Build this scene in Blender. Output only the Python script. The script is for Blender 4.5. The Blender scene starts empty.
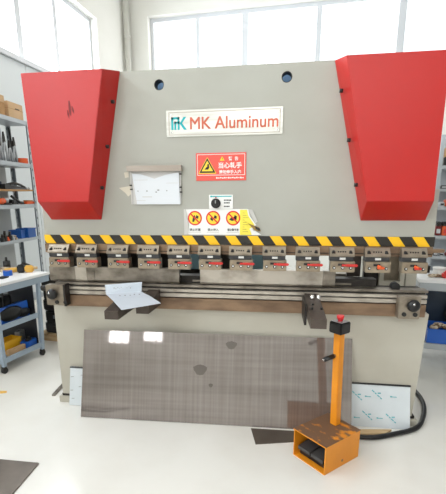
import bpy, bmesh, math, random
from mathutils import Vector, Matrix
random.seed(7)
PI = math.pi
SC = bpy.context.scene
COL = SC.collection

# ------------------------------------------------------------------ materials
def lin(c):
    return tuple(((x/255)/12.92 if x/255 <= .04045 else ((x/255+.055)/1.055)**2.4) for x in c)

def mat(name, rgb, rough=.5, metal=0.0, rgb2=None, scale=(6, 6, 6), lo=.35, hi=.65, bump=0.0, bscale=60, coat=0.0, detail=4, rvar=0.0, spec=.5):
    m = bpy.data.materials.new(name); m.use_nodes = True
    nt = m.node_tree; b = nt.nodes['Principled BSDF']
    b.inputs['Base Color'].default_value = (*lin(rgb), 1)
    b.inputs['Roughness'].default_value = rough
    b.inputs['Metallic'].default_value = metal
    b.inputs['Specular IOR Level'].default_value = spec
    if coat: b.inputs['Coat Weight'].default_value = coat; b.inputs['Coat Roughness'].default_value = .12
    tc = nt.nodes.new('ShaderNodeTexCoord')
    if rgb2 is not None:
        mp = nt.nodes.new('ShaderNodeMapping'); mp.inputs['Scale'].default_value = scale
        nz = nt.nodes.new('ShaderNodeTexNoise'); nz.inputs['Detail'].default_value = detail; nz.inputs['Scale'].default_value = 1
        rp = nt.nodes.new('ShaderNodeValToRGB')
        rp.color_ramp.elements[0].position = lo; rp.color_ramp.elements[1].position = hi
        rp.color_ramp.elements[0].color = (*lin(rgb), 1); rp.color_ramp.elements[1].color = (*lin(rgb2), 1)
        L = nt.links.new
        L(tc.outputs['Object'], mp.inputs['Vector']); L(mp.outputs['Vector'], nz.inputs['Vector'])
        L(nz.outputs['Fac'], rp.inputs['Fac']); L(rp.outputs['Color'], b.inputs['Base Color'])
        if rvar:
            mr = nt.nodes.new('ShaderNodeMapRange'); mr.inputs['To Min'].default_value = rough-rvar; mr.inputs['To Max'].default_value = rough+rvar
            L(nz.outputs['Fac'], mr.inputs['Value']); L(mr.outputs['Result'], b.inputs['Roughness'])
    if bump:
        n2 = nt.nodes.new('ShaderNodeTexNoise'); n2.inputs['Scale'].default_value = bscale
        bp = nt.nodes.new('ShaderNodeBump'); bp.inputs['Strength'].default_value = bump; bp.inputs['Distance'].default_value = .01
        nt.links.new(tc.outputs['Object'], n2.inputs['Vector'])
        nt.links.new(n2.outputs['Fac'], bp.inputs['Height']); nt.links.new(bp.outputs['Normal'], b.inputs['Normal'])
    return m

M = {}
M['wall'] = mat('wall_paint', (241, 240, 235), .8, rgb2=(237, 236, 230), scale=(1.5, 1.5, 1.5))
M['wall_bounce_cut'] = mat('low_bounce_wall', (150, 150, 148), .8)  # unseen right wall, greyed to cut the light bouncing from that side
M['panel'] = mat('wall_panel', (222, 227, 230), .6)
M['floor'] = mat('epoxy_floor', (233, 231, 226), .2, rgb2=(227, 224, 218), scale=(2.2, 2.2, 2.2), lo=.42, hi=.72, rvar=.06, spec=.5)
M['frame'] = mat('window_frame_white', (214, 217, 222), .35)
M['press'] = mat('machine_paint', (174, 174, 166), .42, rgb2=(168, 167, 158), scale=(2, 2, 3), bump=.05, bscale=25)
M['press_low'] = mat('machine_paint_lower', (190, 186, 174), .45, rgb2=(181, 176, 163), scale=(2, 2, 3), bump=.05, bscale=25)
M['red'] = mat('red_paint', (188, 20, 14), .36, rgb2=(183, 19, 13), scale=(3, 3, 3), bump=.05, bscale=30, spec=.6)
M['redmark'] = mat('scraped_red', (120, 26, 28), .6)
M['black'] = mat('black_plastic', (22, 22, 23), .45)
M['blackpaint'] = mat('stripe_black', (38, 34, 30), .5)
M['yellow'] = mat('stripe_yellow', (250, 196, 18), .5)
M['steel'] = mat('tool_steel', (150, 142, 132), .4, .75, rgb2=(92, 84, 74), scale=(9, 9, 14), lo=.4, hi=.72, rvar=.1)
M['steel_l'] = mat('bright_steel', (186, 178, 168), .36, .7, rgb2=(140, 131, 120), scale=(8, 8, 12), lo=.45, hi=.75)
M['clamp'] = mat('clamp_steel', (150, 140, 126), .42, .6, rgb2=(118, 106, 92), scale=(14, 14, 20), lo=.4, hi=.7)
M['clamp_b'] = mat('clamp_body', (164, 150, 130), .42, .55, rgb2=(128, 113, 95), scale=(14, 14, 20), lo=.4, hi=.7)
M['wedge'] = mat('dark_wedge', (66, 66, 68), .4, .5)
M['brown'] = mat('oiled_raw_steel', (142, 116, 92), .5, .35, rgb2=(104, 82, 64), scale=(5, 20, 14), lo=.38, hi=.7)
M['dark'] = mat('dark_iron', (48, 44, 41), .5, .4)
M['arm'] = mat('arm_iron', (88, 78, 71), .45, .5, rgb2=(66, 58, 53), scale=(12, 12, 12))
M['leverred'] = mat('lever_red', (208, 50, 46), .4)
M['chrome'] = mat('chrome', (225, 225, 225), .15, 1.0)
M['white'] = mat('label_white', (240, 240, 238), .5)
M['paper'] = mat('paper', (190, 198, 208), .75)
M['paper_white'] = mat('paper_white', (222, 226, 232), .7)
M['paperfold'] = mat('paper_pocket_edge', (206, 204, 202), .6)
M['nameplate'] = mat('nameplate_steel', (206, 206, 200), .3, .85, rgb2=(186, 186, 180), scale=(3, 3, 40), lo=.4, hi=.7)
M['teal'] = mat('teal_print', (30, 178, 186), .5)
M['orange_text'] = mat('orange_red_print', (208, 104, 78), .5)
M['signred'] = mat('sign_red', (230, 88, 76), .42)
M['signyellow'] = mat('sign_yellow', (250, 214, 60), .5)
M['print'] = mat('black_print', (40, 38, 40), .6)
M['redprint'] = mat('red_print', (218, 44, 40), .5)
M['lineyellow'] = mat('yellow_leaflet', (244, 228, 84), .5)
M['fold'] = mat('torn_film', (200, 198, 194), .35)
M['foldbrown'] = mat('torn_backing', (150, 120, 60), .6)
M['tan'] = mat('holder_metal', (176, 166, 156), .4, .35, rgb2=(160, 148, 138), scale=(5, 5, 20))
M['residue'] = mat('glue_residue', (212, 206, 190), .7)
M['residue2'] = mat('grimy_plate', (142, 130, 112), .7, rgb2=(112, 100, 86), scale=(20, 20, 20))
M['tank'] = mat('blue_tank', (104, 136, 172), .5)
M['lightblue'] = mat('light_blue_panel', (150, 190, 208), .5)

def streak_sheet():
    m = mat('mill_steel_sheet', (128, 119, 113), .04, .5)
    nt = m.node_tree; b = nt.nodes['Principled BSDF']; L = nt.links.new
    tc = nt.nodes.new('ShaderNodeTexCoord')
    outs = []
    for sc in ((60, 1, 1.2), (1.2, 1, 30), (1.6, 1, 2.4)):
        mp = nt.nodes.new('ShaderNodeMapping'); mp.inputs['Scale'].default_value = sc
        nz = nt.nodes.new('ShaderNodeTexNoise'); nz.inputs['Detail'].default_value = 3; nz.inputs['Scale'].default_value = 1
        L(tc.outputs['Object'], mp.inputs['Vector']); L(mp.outputs['Vector'], nz.inputs['Vector']); outs.append(nz.outputs['Fac'])
    a = nt.nodes.new('ShaderNodeMath'); a.operation = 'ADD'; L(outs[0], a.inputs[0]); L(outs[1], a.inputs[1])
    c = nt.nodes.new('ShaderNodeMath'); c.operation = 'ADD'; L(a.outputs[0], c.inputs[0]); L(outs[2], c.inputs[1])
    rp = nt.nodes.new('ShaderNodeValToRGB'); rp.color_ramp.elements[0].position = .30; rp.color_ramp.elements[1].position = .70
    dv = nt.nodes.new('ShaderNodeMath'); dv.operation = 'DIVIDE'; dv.inputs[1].default_value = 3; L(c.outputs[0], dv.inputs[0])
    rp.color_ramp.elements[0].color = (*lin((119, 111, 107)), 1); rp.color_ramp.elements[1].color = (*lin((160, 152, 148)), 1)
    L(dv.outputs[0], rp.inputs['Fac']); L(rp.outputs['Color'], b.inputs['Base Color'])
    return m
M['sheet'] = streak_sheet()
M['smudge'] = mat('oil_smudge', (108, 101, 97), .2, .45)
M['sheet2'] = mat('offcut_steel', (118, 108, 99), .35, .5, rgb2=(98, 89, 81), scale=(4, 4, 4))
M['film'] = mat('film_covered_aluminium', (222, 229, 234), .3, .1, rgb2=(212, 219, 224), scale=(3, 3, 3))
M['film_l'] = mat('film_edge', (40, 40, 44), .5)
M['film_teal'] = mat('film_teal_print', (84, 178, 188), .4)
M['wood'] = mat('raw_wood', (206, 178, 136), .7, rgb2=(180, 146, 104), scale=(3, 30, 30))
M['card'] = mat('cardboard', (212, 178, 140), .8, rgb2=(200, 164, 124), scale=(4, 4, 4))
M['card_d'] = mat('cardboard_dark', (176, 134, 88), .8)
M['pedy'] = mat('pedestal_orange', (232, 146, 28), .42, rgb2=(224, 140, 27), scale=(8, 8, 8))
def worn_top():
    return mat('worn_orange_brown_top', (116, 86, 64), .5, .1, rgb2=(224, 142, 40), scale=(9, 14, 9), lo=.53, hi=.62, detail=6)
M['pedtop'] = worn_top()
M['pedal'] = mat('pedal_black', (66, 64, 64), .4)
M['btnred'] = mat('button_red', (214, 40, 44), .35)
M['rubber'] = mat('cable_rubber', (20, 20, 21), .42)
M['bluegrey'] = mat('blue_grey_paint', (158, 174, 190), .45, rgb2=(150, 165, 181), scale=(4, 4, 4))
M['tabletop'] = mat('white_top', (236, 236, 238), .4)
M['rack'] = mat('rack_grey', (172, 178, 184), .4, .1)
M['greyback'] = mat('rack_back_grey', (176, 178, 178), .6)
M['rackpost'] = mat('rack_post_grey', (120, 128, 136), .45, .2)
M['blue'] = mat('blue_plastic', (22, 92, 190), .4)
M['navyblack'] = mat('dark_panel', (34, 36, 42), .5)
M['blue_d'] = mat('blue_bin_plastic', (18, 80, 156), .4)
M['navy'] = mat('navy_plastic', (24, 44, 66), .45)
M['ydrill'] = mat('drill_yellow', (228, 178, 78), .5)
M['ybin'] = mat('yellow_plastic', (236, 180, 30), .45)
M['orange'] = mat('orange_plastic', (224, 92, 40), .5)
M['silver'] = mat('tool_silver', (176, 178, 182), .35, .7)
M['greybox'] = mat('grey_plastic', (150, 152, 152), .5)
M['rag'] = mat('pale_rags', (206, 190, 168), .9, rgb2=(120, 96, 74), scale=(30, 30, 30), lo=.45, hi=.55)
M['benchgrey'] = mat('right_bench_grey', (170, 176, 182), .45)
M['pipe'] = mat('pipe_white', (214, 213, 206), .5)
def glass():
    m = bpy.data.materials.new('window_glass'); m.use_nodes = True
    nt = m.node_tree; nt.nodes.clear()
    o = nt.nodes.new('ShaderNodeOutputMaterial'); mx = nt.nodes.new('ShaderNodeMixShader')
    t = nt.nodes.new('ShaderNodeBsdfTransparent'); g = nt.nodes.new('ShaderNodeBsdfGlossy'); g.inputs['Roughness'].default_value = .02
    mx.inputs[0].default_value = .06
    nt.links.new(t.outputs[0], mx.inputs[1]); nt.links.new(g.outputs[0], mx.inputs[2]); nt.links.new(mx.outputs[0], o.inputs[0])
    return m
M['glass'] = glass()

# ------------------------------------------------------------------ mesh builder
class MB:
    def __init__(self, T=None):
        self.bm = bmesh.new(); self.mats = []; self.T = T or Matrix()
    def mi(self, m):
        if m not in self.mats: self.mats.append(m)
        return self.mats.index(m)
    def _fin(self, verts, m, R=None):
        mtx = self.T @ R if R is not None else self.T
        for v in verts: v.co = mtx @ v.co
        i = self.mi(m)
        for f in {f for v in verts for f in v.link_faces}: f.material_index = i
    def box(self, x0, x1, y0, y1, z0, z1, m, bev=0.0, R=None):
        r = bmesh.ops.create_cube(self.bm, size=1)
        vs = r['verts']
        for v in vs:
            v.co = Vector(((x0+x1)/2+v.co.x*(x1-x0), (y0+y1)/2+v.co.y*(y1-y0), (z0+z1)/2+v.co.z*(z1-z0)))
        if bev:
            es = list({e for v in vs for e in v.link_edges})
            r = bmesh.ops.bevel(self.bm, geom=es, offset=bev, segments=2, affect='EDGES', clamp_overlap=True)
            vs = list({v for f in r['faces'] for v in f.verts} | {v for v in vs if v.is_valid})
        self._fin(vs, m, R); return self
    def prism(self, pts, a0, a1, m, axis='Y', R=None):
        # polygon pts: axis Y -> (x,z); axis X -> (y,z); axis Z -> (x,y)
        def P(p, a): return {'Y': (p[0], a, p[1]), 'X': (a, p[0], p[1]), 'Z': (p[0], p[1], a)}[axis]
        A = [self.bm.verts.new(P(p, a0)) for p in pts]; B = [self.bm.verts.new(P(p, a1)) for p in pts]
        n = len(pts)
        self.bm.faces.new(A); self.bm.faces.new(B[::-1])
        for i in range(n): self.bm.faces.new((A[i], B[i], B[(i+1) % n], A[(i+1) % n]))
        self._fin(A+B, m, R); return self
    def hexa(self, P8, m, R=None):
        v = [self.bm.verts.new(p) for p in P8]
        for q in ((0, 1, 2, 3), (7, 6, 5, 4), (0, 4, 5, 1), (1, 5, 6, 2), (2, 6, 7, 3), (3, 7, 4, 0)): self.bm.faces.new([v[i] for i in q])
        self._fin(v, m, R); return self
    def cyl(self, p0, p1, r, m, n=16, r2=None, R=None):
        p0, p1 = Vector(p0), Vector(p1); d = p1-p0
        q = bmesh.ops.create_cone(self.bm, cap_ends=True, segments=n, radius1=r, radius2=r if r2 is None else r2, depth=d.length)
        rot = d.to_track_quat('Z', 'Y').to_matrix().to_4x4()
        X = Matrix.Translation((p0+p1)/2) @ rot
        for v in q['verts']: v.co = X @ v.co
        for f in {f for v in q['verts'] for f in v.link_faces}:
            if len(f.verts) == 4: f.smooth = True
        self._fin(q['verts'], m, R); return self
    def ring(self, c, axis, ro, ri, h, m, n=24, R=None):
        # annulus extruded along axis ('Y' or 'Z')
        V = []
        for k in range(n):
            a = 2*PI*k/n; row = []
            for (r, t) in ((ro, 0), (ro, h), (ri, h), (ri, 0)):
                u, w = r*math.cos(a), r*math.sin(a)
                row.append(self.bm.verts.new((c[0]+u, c[1]+t, c[2]+w) if axis == 'Y' else (c[0]+u, c[1]+w, c[2]+t)))
            V.append(row)
        for k in range(n):
            A, B = V[k], V[(k+1) % n]
            for j in range(4): self.bm.faces.new((A[j], A[(j+1) % 4], B[(j+1) % 4], B[j]))
        self._fin([v for r in V for v in r], m, R); return self
    def sphere(self, c, r, m, s=(1, 1, 1), R=None):
        q = bmesh.ops.create_icosphere(self.bm, subdivisions=2, radius=r)
        for v in q['verts']: v.co = Vector((c[0]+v.co.x*s[0], c[1]+v.co.y*s[1], c[2]+v.co.z*s[2]))
        for f in {f for v in q['verts'] for f in v.link_faces}: f.smooth = True
        self._fin(q['verts'], m, R); return self
    def tube(self, pts, r, m, n=10):
        pts = [Vector(p) for p in pts]; rings = []
        for i, p in enumerate(pts):
            d = (pts[min(i+1, len(pts)-1)]-pts[max(i-1, 0)]).normalized()
            up = Vector((0, 0, 1)) if abs(d.z) < .9 else Vector((1, 0, 0))
            a = d.cross(up).normalized(); b = a.cross(d)
            rings.append([self.bm.verts.new(p+a*r*math.cos(2*PI*k/n)+b*r*math.sin(2*PI*k/n)) for k in range(n)])
        for A, B in zip(rings, rings[1:]):
            for k in range(n):
                f = self.bm.faces.new((A[k], A[(k+1) % n], B[(k+1) % n], B[k])); f.smooth = True
        self.bm.faces.new(rings[0]); self.bm.faces.new(rings[-1][::-1])
        self._fin([v for q in rings for v in q], m); return self
    def build(self, name, parent=None, **props):
        bmesh.ops.recalc_face_normals(self.bm, faces=self.bm.faces)
        me = bpy.data.meshes.new(name); self.bm.to_mesh(me); self.bm.free()
        for m in self.mats: me.materials.append(m)
        o = bpy.data.objects.new(name, me); COL.objects.link(o)
        if parent is not None: o.parent = parent
        for k, v in props.items(): o[k] = v
        return o

def tag(o, label, cat, group=None, kind=None):
    o['label'] = label; o['category'] = cat
    if group: o['group'] = group
    if kind: o['kind'] = kind
    return o
def thing(name, label, cat, loc=(0, 0, 0), rz=0, group=None):
    o = bpy.data.objects.new(name, None); COL.objects.link(o); o.empty_display_size = .1
    o.location = loc; o.rotation_euler = (0, 0, rz)
    return tag(o, label, cat, group)
def struct(o): o['kind'] = 'structure'; return o
def dup(root, loc, rz=0):
    r = root.copy(); COL.objects.link(r); r.location = loc; r.rotation_euler = (0, 0, rz)
    for ch in list(root.children):
        c = ch.copy(); COL.objects.link(c); c.parent = r
        for g in list(ch.children):
            d = g.copy(); COL.objects.link(d); d.parent = c
    return r
def dup_part(p, parent, dx):
    c = p.copy(); COL.objects.link(c); c.parent = parent; c.location = p.location+Vector((dx, 0, 0))
    for g in list(p.children):
        d = g.copy(); COL.objects.link(d); d.parent = c
    return c
def text(name, s, size, loc, m, parent, width=None, bold=0.0, y_ext=.0008, fat=0.0):
    cu = bpy.data.curves.new(name, 'FONT'); cu.body = s; cu.size = size; cu.extrude = y_ext; cu.offset = bold
    cu.align_x = 'CENTER'; cu.align_y = 'CENTER'
    t = bpy.data.objects.new(name+'_curve', cu); COL.objects.link(t)
    bpy.context.view_layer.update()
    me = bpy.data.meshes.new_from_object(t.evaluated_get(bpy.context.evaluated_depsgraph_get()))
    bpy.data.objects.remove(t); bpy.data.curves.remove(cu)
    xs = [v.co.x for v in me.vertices]; ys = [v.co.y for v in me.vertices]
    k = width/(max(xs)-min(xs)) if width else 1
    cx, cy = (max(xs)+min(xs))/2, (max(ys)+min(ys))/2
    for v in me.vertices:
        v.co = Vector(((v.co.x-cx)*k+loc[0], loc[1]-v.co.z, (v.co.y-cy)+loc[2]))
    me.materials.clear(); me.materials.append(m)
    for p in me.polygons: p.material_index = 0
    me.name = name
    if fat:
        bm = bmesh.new(); bm.from_mesh(me); src = bm.verts[:]+bm.edges[:]+bm.faces[:]
        for k, (dx, dz) in enumerate(((fat, 0), (fat, fat), (0, fat))):
            g = bmesh.ops.duplicate(bm, geom=src)['geom']
            for v in g:
                if isinstance(v, bmesh.types.BMVert): v.co += Vector((dx, -.0001*(k+1), dz))
        bm.to_mesh(me); bm.free()
    o = bpy.data.objects.new(name, me); COL.objects.link(o); o.parent = parent
    return o

# ------------------------------------------------------------------ room (turned 4 degrees against the machine)
PIV = Vector((-3.1, 2.2, 0))
ROOM = Matrix.Translation(PIV) @ Matrix.Rotation(math.radians(-4), 4, 'Z') @ Matrix.Translation(-PIV)
XL, XR, YB, YF, H = -3.1, 5.2, 6.5, -9.0, 6.6
mb = MB(ROOM); mb.box(XL-.3, XR+.3, YF-.3, YB+.3, -.1, 0, M['floor']); struct(mb.build('floor'))
mb = MB(ROOM); mb.box(XL-.3, XR+.3, YF-.3, YB+.3, H, H+.1, M['wall']); struct(mb.build('ceiling'))
def wall(name, along, fixed, thick, a0, a1, holes, m=None):
    """along 'X' or 'Y'; holes = [(a0,a1,z0,z1)] sorted"""
    mb = MB(ROOM)
    def b(p, q, z0, z1):
        if q-p < 1e-4 or z1-z0 < 1e-4: return
        t0, t1 = sorted((fixed, fixed+thick))
        if along == 'X': mb.box(p, q, t0, t1, z0, z1, m or M['wall'])
        else: mb.box(t0, t1, p, q, z0, z1, m or M['wall'])
    cur = a0
    for h in holes:
        b(cur, h[0], 0, H); b(h[0], h[1], 0, h[2]); b(h[0], h[1], h[3], H); cur = h[1]
    b(cur, a1, 0, H)
    return struct(mb.build(name))
LW = (-3.6, 5.2, 3.28, 4.56)          # left wall window
LF = (-8.2, -4.2, 2.3, 5.0)          # left wall, behind the viewer
BW = (-2.62, 4.6, 3.3, 5.02)          # back wall window
FW = (-1.2, 5.0, 3.6, 5.6)
S1 = (-3.08, -2.45, 1.28, 1.68); S2 = (-2.06, -1.47, 1.37, 1.72)
wall('wall_left', 'Y', XL, -.24, YF, YB+.24, [LF, LW])
wall('wall_back', 'X', YB, .24, XL, XR, [BW])
wall('wall_front', 'X', YF, -.24, XL, XR, [S1, S2, FW])
wall('wall_right', 'Y', XR, .24, YF, YB+.24, [], M['wall_bounce_cut'])
def window(n, along, plane, hole, mull, inset, f=.07):
    o = bpy.data.objects.new('window_%d' % n, None); COL.objects.link(o); o['kind'] = 'structure'
    a0, a1, z0, z1 = hole; p0, p1 = sorted((plane+inset*.75, plane+inset)); 
    fr = MB(ROOM); gl = []
    def B(mb, a, b, z0_, z1_, q0, q1, m):
        if along == 'X': mb.box(a, b, q0, q1, z0_, z1_, m)
        else: mb.box(q0, q1, a, b, z0_, z1_, m)
    B(fr, a0, a1, z0, z0+f, p0, p1, M['frame']); B(fr, a0, a1, z1-f, z1, p0, p1, M['frame'])
    B(fr, a0, a0+f, z0+f, z1-f, p0, p1, M['frame']); B(fr, a1-f, a1, z0+f, z1-f, p0, p1, M['frame'])
    ed = [a0+f]
    for (c, w) in mull:
        B(fr, c-w/2, c+w/2, z0+f, z1-f, p0, p1, M['frame']); ed += [c-w/2, c+w/2]
    ed.append(a1-f)
    F = fr.build('window_frame', o); F['kind'] = 'structure'
    pm = (p0+p1)/2
    for i in range(0, len(ed), 2):
        g = MB(ROOM); B(g, ed[i]-.01, ed[i+1]+.01, z0+f-.01, z1-f+.01, pm-.004, pm+.004, M['glass'])
        q = g.build('window_pane', o); q['kind'] = 'structure'
    return o
window(1, 'Y', XL, LW, [(-2.4, .09), (-1.2, .09), (0.0, .09), (1.1, .09), (2.15, .09), (3.13, .11), (4.04, .09)], -.16)
window(2, 'X', YB, BW, [(-1.62, .07), (-.66, .12), (.75, .09), (2.22, .13), (3.5, .09)], .2)
window(3, 'Y', XL, LF, [(-7.2, .09), (-6.2, .09), (-5.2, .09)], -.16)
window(4, 'X', YF, FW, [(-.2, .09), (1.0, .09), (2.1, .09), (3.2, .09), (4.1, .09)], -.2)
window(5, 'X', YF, S1, [(-2.88, .025), (-2.67, .025)], -.12, .03)
window(6, 'X', YF, S2, [(-1.86, .025), (-1.67, .025)], -.12, .03)
# sills, pale wall lining under the left window, corner pipe
mb = MB(ROOM); mb.box(XL-.14, XL+.05, LW[0]-.1, LW[1], LW[2]-.06, LW[2]-.002, M['frame']); struct(mb.build('trim_1'))
mb = MB(ROOM)
for k in range(8): mb.box(XL+.001, XL+.012, -1.0+k*.8, -1.0+k*.8+.785, .12, LW[2]-.07, M['panel'])
struct(mb.build('trim_2'))
mb = MB(ROOM); mb.cyl((XL+.09, YB-.16, .02), (XL+.09, YB-.16, H-.02), .06, M['pipe'])
for z in (1.2, 3.0, 4.6): mb.ring((XL+.09, YB-.16, z), 'Z', .072, .058, .05, M['pipe'])
tag(mb.build('drain_pipe'), 'white vertical pipe running down the far left corner of the room', 'pipe')

# ------------------------------------------------------------------ press brake
PB = thing('press_brake', 'large grey press brake with two red cylinder covers and yellow black hazard strip', 'press brake')
def poly_with_holes(outline, holes, y0, y1, m):
    """front plate with round through holes"""
    mb = MB(); bm = mb.bm; i = mb.mi(m)
    edges = []; loops = []
    for pts in [outline]+[[(c[0]+r*math.cos(2*PI*k/20), c[1]+r*math.sin(2*PI*k/20)) for k in range(20)] for (c, r) in holes]:
        vs = [bm.verts.new((p[0], y0, p[1])) for p in pts]
        for a, b in zip(vs, vs[1:]+vs[:1]): edges.append(bm.edges.new((a, b)))
    r = bmesh.ops.triangle_fill(bm, use_beauty=True, use_dissolve=False, edges=edges)
    faces = [g for g in r['geom'] if isinstance(g, bmesh.types.BMFace)]
    e = bmesh.ops.extrude_face_region(bm, geom=faces)
    for v in [g for g in e['geom'] if isinstance(g, bmesh.types.BMVert)]: v.co.y = y1
    for f in bm.faces: f.material_index = i
    return mb
out = [(-1.25, 1.19), (1.25, 1.19), (1.25, 1.532), (1.16, 1.532), (1.16, 2.243), (-1.16, 2.243), (-1.16, 1.532), (-1.25, 1.532)]
ram = poly_with_holes(out, [((-.409, 2.16), .031), ((.352, 2.169), .031)], 0, .07, M['press']).build('ram', PB)
for x, z in ((-.409, 2.16), (.352, 2.169)):
    MB().ring((x, .004, z), 'Y', .0312, .027, .062, M['dark']).build('lifting_hole_liner', ram)
mb = MB(); mb.box(-.9, .9, .16, .62, 1.75, 2.232, M['tank'], .01); mb.build('oil_tank', PB)
# side frames with throat
for s in (-1, 1):
    mb = MB()
    mb.prism([(.10, 0), (1.35, 0), (1.35, 2.1), (.10, 2.1), (.10, 1.2), (.6, 1.16), (.66, 1.0), (.6, .86), (.10, .82)], s*1.02-.03, s*1.02+.03, M['press_low'], 'X')
    mb.build('side_frame', PB)
# red cylinder covers
def cover(sx):
    mb = MB()
    if sx < 0:
        f = [(-1.214, 2.222), (-.703, 2.222), (-.848, 1.477), (-1.188, 1.476)]
        b = [(-1.205, 2.246), (-.648, 2.246), (-.832, 1.356), (-1.19, 1.356)]
    else:
        f = [(.656, 2.222), (1.172, 2.222), (1.174, 1.468), (.818, 1.469)]
        b = [(.614, 2.242), (1.185, 2.242), (1.19, 1.351), (.82, 1.351)]
    P = [(x, -.15, z) for x, z in f]+[(x, -.001, z) for x, z in b]
    mb.hexa(P, M['red'])
    es = [e for e in mb.bm.edges]
    bmesh.ops.bevel(mb.bm, geom=es, offset=.0025, segments=2, affect='EDGES')
    o = mb.build('cylinder_cover', PB)
    return o
cl, cr = cover(-1), cover(1)
for o, pts, s in ((cl, [(-.684, 2.06), (-.735, 1.806), (-.787, 1.56)], 1), (cr, [(.655, 2.066), (.713, 1.806), (.77, 1.56)], -1)):
    for (x, z) in pts:
        mb = MB(); mb.cyl((x-.004*s, -.075, z), (x+.014*s, -.075, z+.001), .011, M['black'], 12); mb.build('cover_screw', o)
mb = MB()
for (x0, z0, x1, z1, w) in ((-.922, 2.06, -.918, 1.975, .012), (-.905, 2.03, -.898, 1.985, .007), (-.936, 2.01, -.93, 1.96, .006)):
    mb.prism([(x0-w/3, z0), (x0+w/3, z0), (x1+w/2, (z0+z1)/2), (x1+w/4, z1), (x1-w/2, z1+.01), (x0-w/2, (z0+z1)/2)], -.1508, -.149, M['redmark'])
mb.build('scrape_mark', cl, label='dark red scrape on the front of the cover')
# hazard strip
mb = MB(); per = .1413; z0, z1 = 1.198, 1.256; ln = .042
mb.box(-1.252, 1.256, -.004, 0, z0, z1, M['blackpaint'])
x = -1.2775
def clipx(poly, lo, hi):
    for side, lim in ((1, lo), (-1, hi)):
        outp = []
        for i in range(len(poly)):
            a, b = poly[i], poly[(i+1) % len(poly)]
            ina, inb = (a[0]-lim)*side >= 0, (b[0]-lim)*side >= 0
            if ina: outp.append(a)
            if ina != inb:
                t = (lim-a[0])/(b[0]-a[0]); outp.append((lim, a[1]+t*(b[1]-a[1])))
        poly = outp
    return poly
for k in range(18):
    a = x+k*per
    P = clipx([(a, z1), (a+.066, z1), (a+.066+ln, z0), (a+ln, z0)], -1.252, 1.256)
    if len(P) >= 3: mb.prism(P, -.006, -.0035, M['yellow'])
mb.build('hazard_strip', PB, label='yellow and black diagonally striped warning strip')
# nameplate
pcx, pcz, pw, ph = -.016, 1.936, .706, .152
mb = MB(); mb.box(pcx-pw/2, pcx+pw/2, -.006, 0, pcz-ph/2, pcz+ph/2, M['nameplate'], .002)
np_ = mb.build('name_plate', PB)
mb = MB(); w = .004
for (a, b, c, d) in ((-.338, .338, .062, .066), (-.338, .338, -.066, -.062), (-.338, -.334, -.062, .062), (.334, .338, -.062, .062)):
    mb.box(pcx+a, pcx+b, -.0072, -.005, pcz+c, pcz+d, M['tan'])
mb.build('border_line', np_)
for sx in (-1, 1):
    for sz in (-1, 1):
        mb = MB(); mb.cyl((pcx+sx*.322, -.006, pcz+sz*.05), (pcx+sx*.322, -.009, pcz+sz*.05), .005, M['chrome'], 10); mb.build('rivet', np_)
text('lettering', 'MK Aluminum', .098, (pcx+.06, -.0068, pcz-.002), M['orange_text'], np_, width=.53, fat=.0022)
mb = MB(); lx, lz = pcx-.322, pcz-.036
def lrect(a, b, c, d): mb.box(lx+a, lx+b, -.0085, -.0055, lz+c, lz+d, M['teal'])
lrect(0, .052, .06, .073); lrect(0, .013, 0, .073); lrect(.019, .031, 0, .047); lrect(.019, .052, .036, .047); lrect(.040, .052, 0, .073)
for P in ([(.052, .036), (.066, .036), (.094, .073), (.078, .073)], [(.052, .036), (.066, .040), (.096, 0), (.079, 0)]):
    mb.prism([(lx+a, lz+b) for a, b in P], -.0086, -.0055, M['teal'])
mb.build('logo_mark', np_, label='teal angular logo')
# red warning sign
sx0, sx1, sz0, sz1 = -.188, .124, 1.597, 1.762
mb = MB(); mb.box(sx0, sx1, -.004, 0, sz0, sz1, M['signred'], .001); sg = mb.build('warning_sign', PB, label='red hand hazard warning sign with white characters')
mb = MB()
for (a, b, c, d) in ((sx0+.008, sx1-.008, sz1-.011, sz1-.008), (sx0+.008, sx0+.011, sz0+.035, sz1-.011), (sx1-.011, sx1-.008, sz0+.035, sz1-.011), (sx0+.008, sx1-.008, sz0+.032, sz0+.035)):
    mb.box(a, b, -.005, -.0035, c, d, M['white'])
mb.build('border_line', sg)
def tri(cx, cz, h, m, y, mbb): mbb.prism([(cx-h*.58, cz-h*.45), (cx+h*.58, cz-h*.45), (cx, cz+h*.55)], y, y+.003, m)
mb = MB(); c = (-.117, 1.684)
tri(c[0], c[1], .098, M['signyellow'], -.0050, mb); tri(c[0], c[1], .088, M['print'], -.0056, mb); tri(c[0], c[1]-.002, .062, M['signyellow'], -.0062, mb)
for P in ([(-.018, -.02), (.006, -.02), (.014, -.004), (.006, .004), (-.006, -.006)], [(-.004, .004), (.01, .0), (.012, .012), (.002, .012)]):
    mb.prism([(c[0]+a, c[1]+b) for a, b in P], -.0068, -.0055, M['print'])
mb.build('hazard_triangle', sg, label='yellow triangle with a black hand pictogram')
mb = MB(); tri(-.024, 1.727, .026, M['signyellow'], -.0055, mb); mb.box(-.0255, -.0225, -.0065, -.005, 1.722, 1.733, M['print']); mb.build('small_triangle', sg)
text('sign_text', '警  告', .024, (.045, -.0045, 1.727), M['white'], sg, bold=.0004)
text('sign_text', '当心轧手', .037, (.025, -.0045, 1.688), M['white'], sg, bold=.0009)
text('sign_text', '请勿伸手入内', .023, (.024, -.0045, 1.649), M['white'], sg, bold=.0006)
mb = MB()
for k in range(14): mb.box(-.062+k*.0125, -.062+k*.0125+.009, -.005, -.0035, 1.609+(k % 3)*.001, 1.618-(k % 2)*.002, M['white'])
mb.build('fine_print', sg)
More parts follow.
